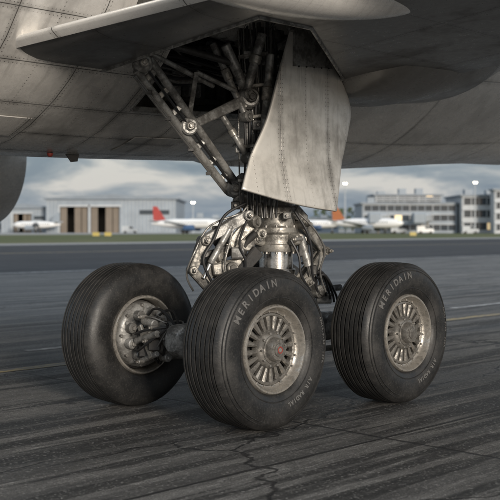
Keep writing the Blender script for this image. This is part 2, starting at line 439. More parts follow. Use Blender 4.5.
TN.beam(p3,p4,.05,.08); TN.joint(p4,Q,.055,.12)
TN.beam(g(252,222,8.9),g(219,256,8.85),.05,.12,.04,.07); TN.joint(g(252,222,8.9),N,.055,.14); TN.joint(g(219,256,8.85),N,.05,.14)
TN.beam(g(219,256,8.85),g(206,284,8.8),.04,.08,.04,.06)
TN.beam(g(222,240,8.92),g(254,246,8.95),.05,.07,.06,.11); DK.joint(g(223,240,8.9),N,.06,.14)
S.cyl(g(232,226,8.8),g(212,262,8.72),.03); CH.cyl(g(212,262,8.72),g(206,276,8.7),.018)
TN.beam(g(214,268,8.78),g(250,262,8.9),.06,.10,.08,.14); TN.joint(g(232,266,8.8),Q,.05,.12)
S.box(g(238,252,8.82),.11,.1,.10); DK.box(g(218,230,8.85),.08,.08,.07)
DK.beam(g(236,276,8.8),g(258,250,8.92),.05,.09,.05,.12); S.cyl(g(226,284,8.75),g(248,272,8.85),.035)
DK.beam(g(200,256,8.8),g(232,246,8.86),.035,.05); BO.joint(g(200,256,8.78),Q,.03,.1,10)
DK.tube([g(240,266,8.96),g(246,244,8.94),g(256,233,8.92)],.032,10)
Rx=(D*.9+N*.2).normalized(); ra=Rx.cross(UP).normalized()
r1=g(300,224,9.2); r2=g(323,251,9.3); r3=g(302,282,9.2)
link(TN,r1,r2,.04,.09,.03,.07,.06,ra,.046); link(TN,r3,r2,.04,.10,.035,.07,.06,ra,.046)
S.beam(g(292,210,9.15),g(306,220,9.2),.1,.13,.07,.08)
S.cyl(g(300,236,9.1),g(308,266,9.1),.038); CH.cyl(g(308,264,9.1),g(313,284,9.15),.02)
DK.box(g(303,250,9.12),.09,.1,.12); DK.box(g(312,270,9.15),.08,.08,.09)
for sg in (-1,1):
    for (c1,c2) in ((ax1,mid),(ax2,mid)):
        p=c1+N*sg*.30+UP*(-.17); q=c2+N*sg*.2+UP*(-.17)+(c1-c2).normalized()*.1
        S.cyl(p,q,.026,seg=12); S.joint(p,N,.04,.09); S.joint(q,N,.04,.09)
        DK.beam(p,p+UP*.2,.04,.07)
# side brace
ba=Vector((-.86,8.15,2.86)); bb=Vector((-.15,9.0,1.90))
bx=(bb-ba).normalized(); bs=bx.cross(Q).normalized()
for sg,r_ in ((-1,.034),(1,.034)):
    S.cyl(ba+bs*.075*sg,bb+bs*.05*sg,r_,seg=14)
for k in range(7):
    f_=.08+k*.135; p=ba.lerp(bb,f_)
    S.beam(p+bs*.075,p-bs*.075,.03,.05)
for off,r_ in ((.115,.008),(.13,.008),(.0,.011)):
    pts=[ba.lerp(bb,f)+bs*off*(1-.3*f)+Q*.035 for f in (0.02,.2,.4,.6,.8,.98)]
    (LI if off else HO).tube(pts,r_,6)
for f in (.15,.35,.6,.8): DK.box(ba.lerp(bb,f)+bs*.105+Q*.03,.05,.04,.03)
for p in (ba,bb,ba.lerp(bb,.48)):
    S.joint(p,Q,.075,.13,20); BO.joint(p,Q,.035,.2,10)
S.beam(bb,g(250,196,9.1),.09,.14,.12,.2); S.beam(g(238,176,9.1),g(262,206,9.12),.12,.1,.2,.16)
TN.beam(g(236,196,9.0),g(262,212,9.05),.07,.12,.12,.14)
j1=ba.lerp(bb,.48); j2=g(249,101,8.95)
S.beam(j1,j2,.045,.07,.05,.10); S.joint(j2,Q,.09,.12,20); DK.joint(j2,Q,.05,.18,16)
S.cyl(j2,g(226,52,8.8),.045); CH.cyl(j2,g(262,170,9.0),.024); S.cyl(g(254,136,8.98),g(265,190,9.02),.045)
S.beam(j1+UP*.02,g(200,82,8.6),.03,.04); S.cyl(g(200,82,8.6),g(236,96,8.85),.02)
S.cyl(g(160,70,8.3),g(215,92,8.8),.022); DK.cyl(g(180,60,8.5),g(240,70,8.9),.03)
for (a1,b1,r1_) in (((214,50),(246,120),.03),((262,40),(246,98),.04),((222,118),(248,160),.028),((270,60),(262,150),.035)):
    S.cyl(g(*a1,8.85),g(*b1,8.9),r1_)
    S.joint(g(*b1,8.9),N,.05,.1); TN.cyl(g(*a1,8.85).lerp(g(*b1,8.9),.35),g(*a1,8.85).lerp(g(*b1,8.9),.5),r1_*1.35)
for (u,v,w,h) in ((244,84,.09,.12),(258,128,.1,.09),(240,148,.08,.13),(250,60,.12,.08),(256,176,.1,.08),(286,216,.07,.06),(236,206,.08,.07),(246,110,.12,.06),(252,160,.1,.07)):
    (DK if v%4 else S).box(g(u,v,8.95),w,.08,h)
    BO.cyl(g(u,v,8.93),g(u,v,8.88),.015,seg=6)
for v in (62,92,122,150,182): TN.beam(g(238,v,8.93),g(268,v-4,8.93),.05,.035); 
def rnd(a): return random.uniform(-a,a)
for k in range(12):
    x0=238+k*3.1; pts=[]
    for v in (28,60,95,130,165,195,218):
        pts.append(g(x0+rnd(1.6)+(v/222)*4,v,8.93+rnd(.015)))
    (HO if k%2 else LI).tube(pts,random.choice((.009,.012,.014)) if k%2 else .0075,7)
HO.tube([g(246,204,8.86),g(226,216,8.76),g(216,238,8.68),g(206,258,8.64),g(214,280,8.7)],.013,7)
LI.tube([g(248,206,8.86),g(236,224,8.80),g(230,244,8.76),g(226,264,8.72),g(232,284,8.75)],.009,7)
HO.tube([g(252,210,8.86),g(244,228,8.80),g(240,244,8.76),g(246,262,8.78),g(240,284,8.8)],.011,7)
LI.tube([g(242,214,8.84),g(212,226,8.76),g(198,250,8.68),g(190,272,8.7),g(196,288,8.75)],.009,7)
HO.tube([g(294,212,9.0),g(306,232,9.02),g(311,252,9.06),g(312,274,9.1),g(318,292,9.2)],.012,7)
LI.tube([g(298,214,9.0),g(314,230,9.05),g(324,250,9.12),g(320,272,9.15),g(326,292,9.2)],.009,7)
HO.tube([g(290,240,8.98),g(298,256,8.98),g(300,274,9.0),g(310,290,9.1)],.012,7)
for k in range(9):
    t=.5+k*.62; rd=D*math.cos(t)*.19+UP*math.sin(t)*.19
    e=C+N*.30+rd; s0=C+N*.66+UP*(.05+.012*k)-D*.02*k
    (HO if k%3 else LI).tube([e,e+N*.07+rd*.25,(e+s0)/2+rd*.5+N*.03,s0+rd*.15,s0],.011 if k%3 else .008,7)
S.beam(C+N*.3+UP*.05-D*.05,C+N*.62+UP*.02-D*.12,.06,.09,.05,.06)
DK.box(C+N*.36+UP*-.12-D*.12,.11,.09,.09); S.cyl(C+N*.36+UP*.15-D*.14,C+N*.52+UP*.12-D*.15,.04); S.cyl(C+N*.3-D*.17+UP*-.03,C+N*.6-D*.19+UP*.05,.03)
S.cyl(C+N*.34-D*.15+UP*-.2,C+N*.56-D*.16+UP*-.12,.024); TN.beam(C+N*.34+UP*.10-D*.17,C+N*.5+UP*-.16-D*.17,.03,.05)
TN.joint(C+N*.42+UP*.02-D*.13,N,.06,.12); DK.box(C+N*.5+UP*-.05-D*.14,.1,.09,.10)
for (n_,z_) in ((.40,.18),(.46,-.02),(.38,-.2),(.54,.10)): BO.joint(C+N*n_+UP*z_-D*.19,D,.02,.06,8)
for k in range(6):
    s0=g(302+k*3,264+k*3,9.25); e=g(320+k*4,292+k*3,9.4)
    HO.tube([s0,s0+Vector((.08,0,.03)),e+Vector((-.02,0,.1)),e],.012,7)
S.cyl(g(304,292,9.35),g(345,290,9.6),.03); S.joint(g(318,293,9.4),N,.06,.12); S.box(g(326,300,9.45),.14,.1,.1)
for (u,v) in ((262,100),(262,170)):
    S.cyl(g(u,v,9.05),Vector((.36,8.9,1.55+(228-v)*.009)),.022)
K.emit(gear)

# ---------------------------------------------------------------- gear door
dp0=Vector((.41,8.96,0))
def curve(P,n):
    P=[Vector((*p,0)) for p in P]; out=[]
    for k in range(n+1):
        t=k/n*(len(P)-1); i=min(int(t),len(P)-2); f=t-i
        p0=P[max(i-1,0)];p1=P[i];p2=P[i+1];p3=P[min(i+2,len(P)-1)]
        out.append(.5*((2*p1)+(p2-p0)*f+(2*p0-5*p1+4*p2-p3)*f*f+(3*p1-p0-3*p2+p3)*f**3))
    return out
Lc=curve([(-.74,1.864),(-.60,2.16),(-.42,2.484),(-.28,2.907),(-.17,3.25)],28)
Rc=curve([(.343,1.694),(.57,2.15),(.72,2.46),(.765,2.68),(.53,2.95),(.0,3.31)],28)
def doorpt(a,b):
    i=min(int(a*28),27); f=a*28-i
    l=Lc[i].lerp(Lc[i+1],f); r=Rc[i].lerp(Rc[i+1],f); p=l.lerp(r,b)
    z=p.y-.03*math.sin(math.pi*b)*(1-a)
    bul=.10*(1-(p.x/.8)**2)-.05*math.sin((z-1.7)*1.6)+.16*max(0,(2.15-z))*0.9
    return dp0+D*p.x+UP*z+N*bul,(p.x+.28,z-.05)
pts=[];uvs=[]
for i in range(41):
    ra_=[doorpt(i/40,j/24) for j in range(25)]; pts.append([x[0] for x in ra_]); uvs.append([x[1] for x in ra_])
a=Acc(); a.grid(pts,uvs); gd=empty('landing_gear_door'); o=a.obj('door_panel','door',gd)
m=o.modifiers.new('s','SOLIDIFY'); m.thickness=.028; m.offset=-1; m2=o.modifiers.new('b','BEVEL'); m2.width=.004; m2.limit_method='ANGLE'; m2.angle_limit=R(60)
K=Kit()
for j,(path) in enumerate(([doorpt(i/40,.035)[0] for i in range(1,40)],[doorpt(i/40,.965)[0] for i in range(1,40)],[doorpt(.03,j/24)[0] for j in range(1,24)])):
    for p,q in zip(path[:-1],path[1:]):
        n=max(1,int((q-p).length/.045))
        for k in range(n):
            c=p.lerp(q,k/n); K[('rivets','dark')].cyl(c-N*.002,c+N*.004,.0055,seg=6)
e0,e1=doorpt(.78,.15)[0],doorpt(.98,.1)[0]; f0,f1=doorpt(.82,.9)[0],doorpt(.97,.9)[0]
K[('hinge_plate','steel')].prism([e0+N*.02,f0+N*.02,f1+N*.035+UP*.03,e1+N*.035+UP*.03],N*.02)
for k in range(5):
    for p,q in ((e0,f0),(e1,f1)):
        c=p.lerp(q,.12+.19*k)+N*.04; K[('rivets','dark')].cyl(c,c+N*.01,.008,seg=6)
K[('hinge_arm','steel')].beam(e1+N*.03,e1+UP*.25-N*.1,.06,.05); K[('hinge_arm','steel')].beam(f1+N*.03,f1+UP*.2-N*.1,.06,.05)
K.emit(gd)

# ---------------------------------------------------------------- airliner
air=empty('airliner')
def lin(x,T):
    if x<=T[0][0]: return T[0][1]
    for (a0,b0),(a1,b1) in zip(T[:-1],T[1:]):
        if x<=a1: 
            f=(x-a0)/(a1-a0); f=f*f*(3-2*f); return b0+(b1-b0)*f
    return T[-1][1]
RF=2.5
zb=[(-6,2.20),(0,2.23),(3.7,2.31),(8.9,2.58),(14,3.2),(22,4.6)]
rf=[(-14,2.5),(10,2.5),(22,1.3)]
ss=sorted(set([-14,-10,-7,-5,-4,-3,-2,-1,-.05,.5,1,1.5,2.1,2.6,3.2,4,5,6,7,8,9,10,11,12,14,16,18,20,22]))
phs=[-math.pi+k*math.pi/24 for k in range(0,49)]
H0,H1=.55,.95
phs=sorted(set([p for p in phs if abs(p-H0)>.06 and abs(p-H1)>.06]+[H0,H1]))
a=Acc()
for i in range(len(ss)-1):
    for j in range(len(phs)-1):
        sm=(ss[i]+ss[i+1])/2; pm=(phs[j]+phs[j+1])/2
        if .5<sm<2.1 and H0<pm<H1: continue
        vs=[];uv=[]
        for s_,p_ in ((ss[i],phs[j]),(ss[i],phs[j+1]),(ss[i+1],phs[j+1]),(ss[i+1],phs[j])):
            r_=lin(s_,rf); z_=lin(s_,zb)+r_-r_*math.cos(p_)
            vs.append(SW(s_,r_*math.sin(p_),z_)); uv.append((s_+.3,p_*RF+.12))
        a.face(a.ring(vs),uv)
fo=a.obj('fuselage','fus',air,60)
# riveted doubler patch and access covers on the skin
a=Acc()
def skin(s,p,o): r_=2.5+o; return SW(s,r_*math.sin(p),lin(s,zb)+2.5-r_*math.cos(p))
def cover(s0,s1,p0,p1,o=.006):
    n=6; P=[];U=[]
    for i in range(n+1):
        P.append([]);U.append([])
        for j in range(n+1):
            e=0 if (i in (0,n) or j in (0,n)) else 1
            s_=s0+(s1-s0)*(0,.015,.25,.5,.75,.985,1)[i]; p_=p0+(p1-p0)*(0,.015,.25,.5,.75,.985,1)[j]
            P[-1].append(skin(s_,p_,o if e else .0005)); U[-1].append((s_*1.0+.37,p_*2.5+.2))
    a.grid(P,U)
cover(-2.6,-1.25,.50,.66); cover(-.9,-.35,.30,.44); cover(-1.9,-1.5,.12,.24); cover(.9,1.5,.2,.36); cover(-3.2,-2.8,.2,.4); cover(2.3,2.75,.3,.46)
a.obj('access_covers','fus',air,30)
a=Acc(); P=[];U=[]
sl=[3.0,3.03,3.3,4,5,6,7,8,9,9.6,9.9]
for s_ in sl:
    row=[];ur=[]
    for k in range(25):
        p_=-.95+k*(1.95/24)
        e=min(1,(s_-3.0)/.03,(9.9-s_)/.9); kk=min(1,k/2,(24-k)/2)
        r_=2.5-.02+.065*e*(math.sin(min(1,kk)*math.pi/2))
        zc_=lin(s_,zb)+2.5
        row.append(SW(s_,r_*math.sin(p_),zc_-r_*math.cos(p_))); ur.append((s_,p_*2.5))
    P.append(row);U.append(ur)
a.grid(P,U); a.obj('belly_fairing','fair',air,60)
zr=[(0.0,2.95),(.1,2.89),(.25,2.86),(.5,2.85),(3.9,2.85),(4.9,3.05),(5.9,3.32),(6.9,3.53),(7.6,3.7)]
def sle(w): return -.96+(.25*(w-1.72) if w<3.5 else .445+.05*(w-3.5))
def lowz(s,w): return lin(s+.96-(sle(w)+.96)*max(0,1-max(0,s-sle(w))/2),zr)+.10*(w-1.7)
def wmax(s):
    if s<=.5: return 3.4
    return 3.4-(s-.5)/1.6*1.0
def wingset(sign,hole=True):
    a=Acc(); WE=8.2
    def put(svals,w0f,w1f,nw,uoff=0):
        P=[];U=[]
        for i in range(nw+1):
            P.append([]);U.append([])
            for sv in svals:
                f=i/nw
                w=w0f(sv)+(w1f(sv)-w0f(sv))*f
                s_=sv(w) if callable(sv) else sv
                P[-1].append(SW(s_,w*sign,lowz(s_,w))); U[-1].append((s_,w))
        a.grid(P,U)
    fr=[(lambda w,f=f:sle(w)+f*(-.05-sle(w))) for f in (0,.06,.15,.3,.5,.75,1)]
    c0=lambda s:1.45; ce=lambda s:WE
    put(fr,c0,ce,14)
    put([-.05,.2,.5,.9,1.3,1.7,2.1],(lambda s:wmax(s)) if hole else c0,ce,12)
    put([2.1,2.6,3,3.5,4,4.5,5,5.5,6,6.6],c0,ce,12)
    P=[];U=[]
    for i in range(15):
        w=1.45+(WE-1.45)*i/14; P.append([]);U.append([])
        for f,h in ((0,0),(.002,.01),(.006,.018),(.02,.03),(.06,.07),(.15,.16),(.4,.36),(.6,.36),(.8,.2),(1,.03)):
            s_=sle(w)+f*(6.6-sle(w)); 
            P[-1].append(SW(s_,w*sign,(lowz(sle(w),w)*(1-f)+lowz(6.6,w)*f)+h)); U[-1].append((s_,w+3))
    a.grid(P,U)
    return a
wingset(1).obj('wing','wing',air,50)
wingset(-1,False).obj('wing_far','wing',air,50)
a=Acc(); P=[];U=[]
for i in range(29):
    w=1.55+(8.2-1.55)*i/28; P.append([]);U.append([])
    for ds,dz in ((.05,-.050),(.03,-.036),(.008,-.016),(-.010,.0),(-.006,.018),(.03,.036),(.13,.050)):
        P[-1].append(SW(sle(w)+ds,w,lowz(sle(w),w)+dz)); U[-1].append((ds+1,w+.1))
a.grid(P,U); a.obj('leading_edge','fair',air,60)
# rounded wing-root fairing behind the gear bay
a=Acc(); P=[];U=[]
def pz(s): return lin(s,[(2.15,2.80),(2.7,2.73),(3.5,2.83),(4.6,3.24),(5.6,3.5),(6.4,3.72)])
for s_ in (2.14,2.16,2.22,2.4,2.8,3.2,3.6,4,4.4,4.8,5.2,5.6,6.0,6.4):
    P.append([]);U.append([])
    e=min(1,.82+(s_-2.14)/.08*.18) ; hw=.95*e*(1-.35*max(0,(s_-3.5)/2.9)); hh=.55*e
    for k in range(29):
        t=math.pi*(k/28); 
        P[-1].append(SW(s_,2.25-hw*math.cos(t),pz(s_)+.55-hh*math.sin(t)**.8)); U[-1].append((s_+.2,k*.06+.6))
a.grid(P,U)
i0=a.ring(P[0]+[SW(2.14,2.25,3.6)]); a.face(i0)
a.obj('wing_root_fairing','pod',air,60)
a=Acc()
rim_=[SW(-.05,1.62,2.84)]+[SW(-.05,w,lowz(-.05,w)) for w in (2,2.5,3,3.4)]+[SW(s_,wmax(s_),lowz(s_,wmax(s_))) for s_ in (.25,.5,.9,1.3,1.7,2.1)]+[SW(2.1,1.7,2.84)]
for p,q in zip(rim_[:-1],rim_[1:]): a.beam(p-UP*.0,q,.02,.04)
hb=[SW(s_,2.5*math.sin(H0)+.005,lin(s_,zb)+2.5-2.5*math.cos(H0)-.005) for s_ in (.5,1,1.5,2.1)]
for p,q in zip(hb[:-1],hb[1:]): a.beam(p,q,.03,.05)
for s_ in (.5,2.1):
    q=[SW(s_,2.5*math.sin(H0+k*.05)+.005,lin(s_,zb)+2.5-2.5*math.cos(H0+k*.05)) for k in range(4)]
    for p1_,p2_ in zip(q[:-1],q[1:]): a.beam(p1_,p2_,.03,.04)
a.obj('wheel_well_lip','steel',air)
a=Acc()
def wl(s_): return [SW(s_,.9,2.5),SW(s_,1.31,2.62),SW(s_,1.62,2.86),SW(s_,wmax(s_),lowz(s_,wmax(s_))+.0),SW(s_,wmax(s_),3.55),SW(s_,.9,3.75)]
secs=[-.045,.5,1.0,1.5,2.095]
rg=[a.ring(wl(s_)) for s_ in secs]
q0=a.ring([SW(-.045,1.7,2.87),SW(-.045,3.4,lowz(-.05,3.4)),SW(-.045,3.4,3.55),SW(-.045,1.7,3.75)]); a.face(q0)
a.face(rg[-1])
for x,y in zip(rg[:-1],rg[1:]):
    for k in (3,4,5): 
        j=(k+1)%6; a.face((x[k],x[j],y[j],y[k]))
for s_ in (.75,1.2,1.65,1.95):
    a.beam(SW(s_,.95,2.75),SW(s_,.95,3.7),.05,.1); a.beam(SW(s_,1.0,3.66),SW(s_,wmax(s_)-.05,3.5),.05,.12)
    a.beam(SW(s_,wmax(s_)-.04,3.1),SW(s_,wmax(s_)-.04,3.5),.05,.08)
for z_ in (2.8,3.1,3.4): a.beam(SW(.55,.94,z_),SW(2.05,.94,z_),.06,.06); 
for z_ in (3.15,3.35): a.beam(SW(0.0,1.9,z_),SW(0.0,3.3,z_),.04,.06)
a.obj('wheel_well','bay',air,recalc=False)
K=Kit()
for k in range(26):
    w=random.uniform(1.0,1.6); z_=random.uniform(2.85,3.5)
    K[('well_pipes','line' if k%2==0 else 'hose')].tube([SW(.56,w,z_),SW(.8,w+rnd(.06),z_+rnd(.08)),SW(1.1,w+rnd(.08),z_+rnd(.1)),SW(1.6,w+rnd(.05),z_),SW(2.08,w,z_+rnd(.1))],random.choice((.01,.014,.022)),7)
for k in range(10):
    s_=random.uniform(.5,2); K[('well_pipes_b','line' if k%2 else 'hose')].tube([SW(s_,1.05,3.5),SW(s_+rnd(.1),1.5,3.35+rnd(.1)),SW(s_+rnd(.1),2.1,3.3+rnd(.1)),SW(s_,2.3,3.45)],.012,7)
for k in range(9):
    s_=random.uniform(.6,1.9); K[('well_boxes','steel')].box(SW(s_,1.15+rnd(.1),random.uniform(2.85,3.3)),.16,.12,.14,D,N)
K[('trunnion','steel')].cyl(SW(.9,1.9,3.3),SW(2.05,1.9,3.3),.1); K[('trunnion','steel')].joint(SW(1.5,1.9,3.3),D,.16,.4,20)
K[('trunnion','steel')].beam(Vector((-.86,8.15,2.86)),SW(-.02,2.0,3.1),.12,.14)
K.emit(air)
a=Acc()
def cn(s0,s1,w,z0,z1,r):
    prof=[];ax=SW(s1,w,z1)-SW(s0,w,z0); Lc_=ax.length
    for k in range(25):
        f=k/24; rr=r*(math.sin(math.pi*min(1,f*1.0)**.8))**.5 if 0<f<1 else 0
        prof.append((f*Lc_,rr))
    a.lathe(prof,SW(s0,w,z0),ax,28)
cn(-1.6,1.05,4.0,3.08,3.20,.25); a.obj('flap_track_fairing','fair',air,60)
a=Acc(); cn(1.6,4.6,6.3,3.42,3.5,.24); a.obj('flap_track_fairing_outer','fair',air,60)
a=Acc(); a.lathe([(0,0),(.06,.05),(.2,.075),(.4,.06),(.52,0)],SW(5.1,.95,2.80),D,20); a.obj('air_scoop',plain('white_trim',(.85,.85,.83),.4,var=.1),air,60)
a=Acc(); p=SW(.55,.25,2.26); a.prism([p,p+D*.16,p+D*.14-UP*.07,p+D*.07-UP*.08],N*.015); a.obj('blade_antenna','dark',air)
a=Acc(); a.lathe([(0,.03),(.02,.027),(.032,.017),(.036,0)],SW(.35,.3,2.25),-UP,20); a.obj('beacon_lens','red',air,60)
ec=Vector((-5.15,15.9,2.68)); a=Acc()
a.lathe([(-1.7,.95),(-1.9,1.02),(-1.95,1.08),(-1.9,1.15),(-1.5,1.25),(-.5,1.3),(.6,1.22),(1.2,1.1),(1.25,1.07),(1.1,.95)],ec,D,64)
a.obj('engine_cowl','fair',air,50)
a=Acc(); a.lathe([(-1.7,.95),(-1.0,.93),(-1.0,.2),(-1.3,.02),(-1.3,0)],ec,D,48); a.lathe([(1.1,.95),(.8,.7),(1.1,.5),(1.3,.3),(1.3,0)],ec,D,40); a.obj('engine_core','dark',air)
a=Acc(); a.beam(ec+UP*1.15-D*.2,ec+UP*1.9+D*1.2,.35,1.6,.35,1.2); a.obj('engine_pylon','fair',air)

# ---------------------------------------------------------------- ground
def sheet(name,x0,x1,q0,q1,z,mat,nx=1,parent=None):
    a=Acc(); a.face(a.ring([(x0,q0,z),(x1,q0,z),(x1,q1,z),(x0,q1,z)])); o=a.obj(name,mat,parent,recalc=False); o.rotation_euler[2]=math.atan2(D.y,D.x); return o
sheet('ground',-6000,6000,-6000,6000,-.012,'grass')
sheet('apron',-150,500,-80,29.7,0,'apron')
sheet('taxiway',-150,900,29.7,80,0,'taxi')
sheet('taxiway_shoulder',-300,900,80,88,-.004,'conc')
sheet('far_apron',-500,2500,200,900,-.004,'conc')
mk=empty('pavement_marking'); 
sheet('yellow_line',-60,300,9.55,9.75,.004,'yel',parent=mk)
for k in range(40): sheet('white_dash_%d'%k,-60+k*3.2,-60+k*3.2+2.3,10.95,11.1,.004,'wht',parent=mk)
sheet('yellow_taxi_line',-60,600,54,54.5,.004,'yel',parent=mk)
sheet('white_edge_line',-60,600,78,78.6,.004,'wht',parent=mk)
sheet('white_near_edge',-60,600,30.2,30.5,.004,'wht',parent=mk)

# ---------------------------------------------------------------- buildings
M['clad']=plain('grey_cladding',(.25,.285,.32),.6,sc=.3); M['clad2']=plain('light_cladding',(.42,.44,.455),.6,sc=.3)
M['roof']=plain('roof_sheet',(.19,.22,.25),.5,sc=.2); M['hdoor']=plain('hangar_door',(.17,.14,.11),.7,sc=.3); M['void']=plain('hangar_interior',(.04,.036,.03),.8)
M['wpaint']=plain('white_paint',(.72,.72,.71),.4,var=.1,sc=.5); M['bpaint']=plain('blue_paint',(.05,.10,.2),.4)
M['opaint']=plain('orange_paint',(.42,.15,.06),.5); M['ypaint']=plain('yellow_paint',(.42,.33,.09),.5)
M['tailred']=plain('tail_red_paint',(.38,.06,.05),.5)
M['lit']=plain('lit_window',(1,.75,.42),.5,emit=.45,var=.0)
def hangar(x0,x1,y,h,dep,openings,name='hangar'):
    e=empty(name,(x0,y,0)); K=Kit(); W=x1-x0
    xs=[0]
    for o0,o1 in openings: xs+= [o0-x0,o1-x0]
    xs.append(W)
    for i in range(0,len(xs),2): K[('walls','clad')].rbox(xs[i],xs[i+1],0,.6,0,h)
    for o0,o1 in openings:
        K[('walls','clad')].rbox(o0-x0,o1-x0,0.01,.59,h*.78,h*.995)
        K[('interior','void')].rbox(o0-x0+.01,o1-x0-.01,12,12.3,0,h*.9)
        n=4; w=(o1-o0)/n
        for k in range(n):
            if k in (1,): continue
            K[('doors','hdoor')].rbox(o0-x0+k*w+.1,o0-x0+(k+1)*w-.1,.7+.3*(k%2),.95+.3*(k%2),0,h*.775)
        K[('trim','clad2')].rbox(o0-x0-.6,o1-x0+.6,-.15,-.01,h*.78,h*.84); K[('trim','clad2')].rbox(o0-x0-.6,o0-x0-.1,-.15,-.01,0,h*.78)
    K[('walls','clad')].rbox(0,.6,.6,dep,0,h);K[('walls','clad')].rbox(W-.6,W,.6,dep,0,h);K[('walls','clad')].rbox(.6,W-.6,dep-.6,dep,0,h)
    r=K[('roof','roof')]; r.prism([(-.8,-.8,h),(W+.8,-.8,h),(W+.8,-.8,h+.5),(W/2,-.8,h+1.6),(-.8,-.8,h+.5)],Vector((0,dep+1.6,0)))
    for k in range(int(W/1.2)):
        x=.6+k*1.2
        if any(o0-x0-.7<x<o1-x0+.7 for o0,o1 in openings): continue
        K[('ribs','clad2')].rbox(x,x+.12,-.08,-.005,.3,h-.2)
    K[('windows','glass')].rbox(W*.72,W*.95,-.14,-.085,h*.55,h*.68)
    K.emit(e); return e
hangar(-66,-24,330,10.8,45,[(-61.5,-52.4),(-51.6,-42.2)])
hangar(-82,-67,336,8.0,30,[(-78,-72)])
def block(name,x0,x1,y,h,dep,levels,wall='clad2',lit=.15,base=0):
    e=empty(name,(x0,y,0)); K=Kit(); W=x1-x0
    K[('walls',wall)].rbox(0,W,0,dep,base,h); lh=(h-base)/levels
    for l in range(levels):
        z0=base+l*lh+lh*.3; z1=base+l*lh+lh*.85
        n=max(3,int(W/2.2)); w=(W-1)/n
        for k in range(n):
            xx=.5+k*w
            K[('windows','lit' if random.random()<lit else 'glass')].rbox(xx+.12,xx+w-.12,-.06,-.005,z0,z1)
        K[('mullions','clad2')].rbox(.2,W-.2,-.3,-.07,z1+.05,z1+.3)
        for k in range(0,n,3): K[('mullions','clad2')].rbox(.5+k*w-.1,.5+k*w+.1,-.22,-.005,z0-.2,z1+.05)
    K[('roof','roof')].rbox(-.5,W+.5,-.6,dep+.5,h,h+.45)
    for k in range(int(W/6)):
        x=2+k*6+rnd(1.5); K[('rooftop_plant','clad')].rbox(x,x+2.2,3,6,h+.45,h+1.3+random.random())
    K.emit(e); return e
block('terminal_building',33,61,300,8.6,22,3,'clad',.08)
block('terminal_building',37,57,303,11.2,16,4,'roof',.05,9.05)
block('terminal_building',61.5,96,296,10.8,25,3,'clad2',.06)
block('office_building',69,74,288,12.2,5,4,'clad2',.05)
block('terminal_building',-20,30,345,4.6,15,1,'clad',.15)
block('office_building',97,150,310,8,20,2,'clad',.2)
block('terminal_building',-150,-84,350,7,15,2,'clad2',.1)
for x,y in ((40,285),(52,284)):
    e=empty('jet_bridge',(x,y,0)); K=Kit()
    K[('tunnel','clad2')].beam((0,14,4.6),(-5,-4,4.2),2.4,2.6); K[('cab','clad')].box((-6,-6,4.2),3.4,3.4,3)
    K[('legs','steel')].cyl((-4.6,-3,0),(-4.6,-3,3.2),.35); K[('legs','steel')].cyl((-1.5,6,0),(-1.5,6,3.2),.35); K.emit(e)
M['lamp']=plain('lamp_glow',(1,.9,.7),.5,emit=12,var=0)
def mast(u,v,y):
    x=(u-250)/1020*y; z=1.55+(228-v)/1020*y
    e=empty('floodlight_mast',(x,y,0)); K=Kit()
    K[('pole','clad2')].cyl((0,0,0),(0,0,z),.2,.1,10); K[('head','clad')].box((0,0,z),1.2,.3,.3)
    for k in (-.3,.3):
        K[('housing','clad')].box((k,-.25,z+.1),.5,.3,.45); K[('lamps','lamp')].lathe([(0,.22),(.06,.18),(.08,0)],Vector((k,-.4,z+.1)),Vector((0,-1,0)),14)
    K.emit(e)
mast(193,203,300); mast(345,184,290); mast(475,183,285)
# ---------------------------------------------------------------- parked airliners
def jet(x,y,heading,L=24,r=1.55,tail='tailred',belly='wpaint'):
    e=empty('parked_airliner',(x,y,0)); e.rotation_euler[2]=R(heading); K=Kit(); z=r+1.5; X=Vector((1,0,0))
    K[('body','wpaint')].lathe([(-L/2,0),(-L/2+.1,.25),(-L*.33,r*.72),(-L*.18,r),(L*.3,r),(L*.4,r*.85),(L*.46,r*.55),(L*.49,r*.22),(L/2,0)],Vector((0,0,z)),X,28)
    f=K[('fin',tail)]
    f.prism([(-L*.47,-.12,z+r*.5),(-L*.30,-.12,z+r*.85),(-L*.42,-.12,z+r+L*.17),(-L*.48,-.12,z+r+L*.17)],Vector((0,.24,0)))
    for sg in (-1,1):
        K[('wings','clad2')].prism([(L*.1,sg*r*.6,z-r*.6),(-L*.08,sg*r*.6,z-r*.6),(-L*.2,sg*L*.46,z+.5),(-L*.14,sg*L*.46,z+.5)],Vector((0,0,.25)))
        K[('tailplane','clad2')].prism([(-L*.38,sg*.3,z+.4),(-L*.47,sg*.3,z+.4),(-L*.5,sg*L*.17,z+.9),(-L*.46,sg*L*.17,z+.9)],Vector((0,0,.15)))
        K[('engines','bpaint' if tail=='tailred' else 'clad')].lathe([(-1.4,.3),(-1.4,.55),(.6,.85),(1.5,.8),(1.5,.6),(1,.5),(1,0)],Vector((L*.07,sg*L*.17,z-r*.95)),X,20)
        for k in range(int(L*.62/.75)):
            xx=-L*.28+k*.75; K[('cabin_windows','glass')].box((xx,sg*r*.985,z+r*.2),.28,.06,.36)
        K[('landing_gear','dark')].cyl((-.5,sg*1.6,.5),(-.5,sg*2.1,.5),.5); K[('landing_gear_leg','clad2')].cyl((-.5,sg*1.8,.5),(-.5,sg*1.6,z-r*.7),.15)
    K[('landing_gear','dark')].cyl((L*.38,-.25,.4),(L*.38,.25,.4),.4); K[('landing_gear_leg','clad2')].cyl((L*.38,0,.4),(L*.38,0,z-r*.5),.12)
    K[('cockpit_glass','glass')].box((L*.435,0,z+r*.42),.6,r*.95,.35)
    K.emit(e)
jet(-17,275,-12,20,1.25,'tailred'); jet(32,280,-25,21,1.35,'opaint'); jet(17,300,15,20,1.2,'tailred'); jet(-68,325,170,16,1.1,'clad')
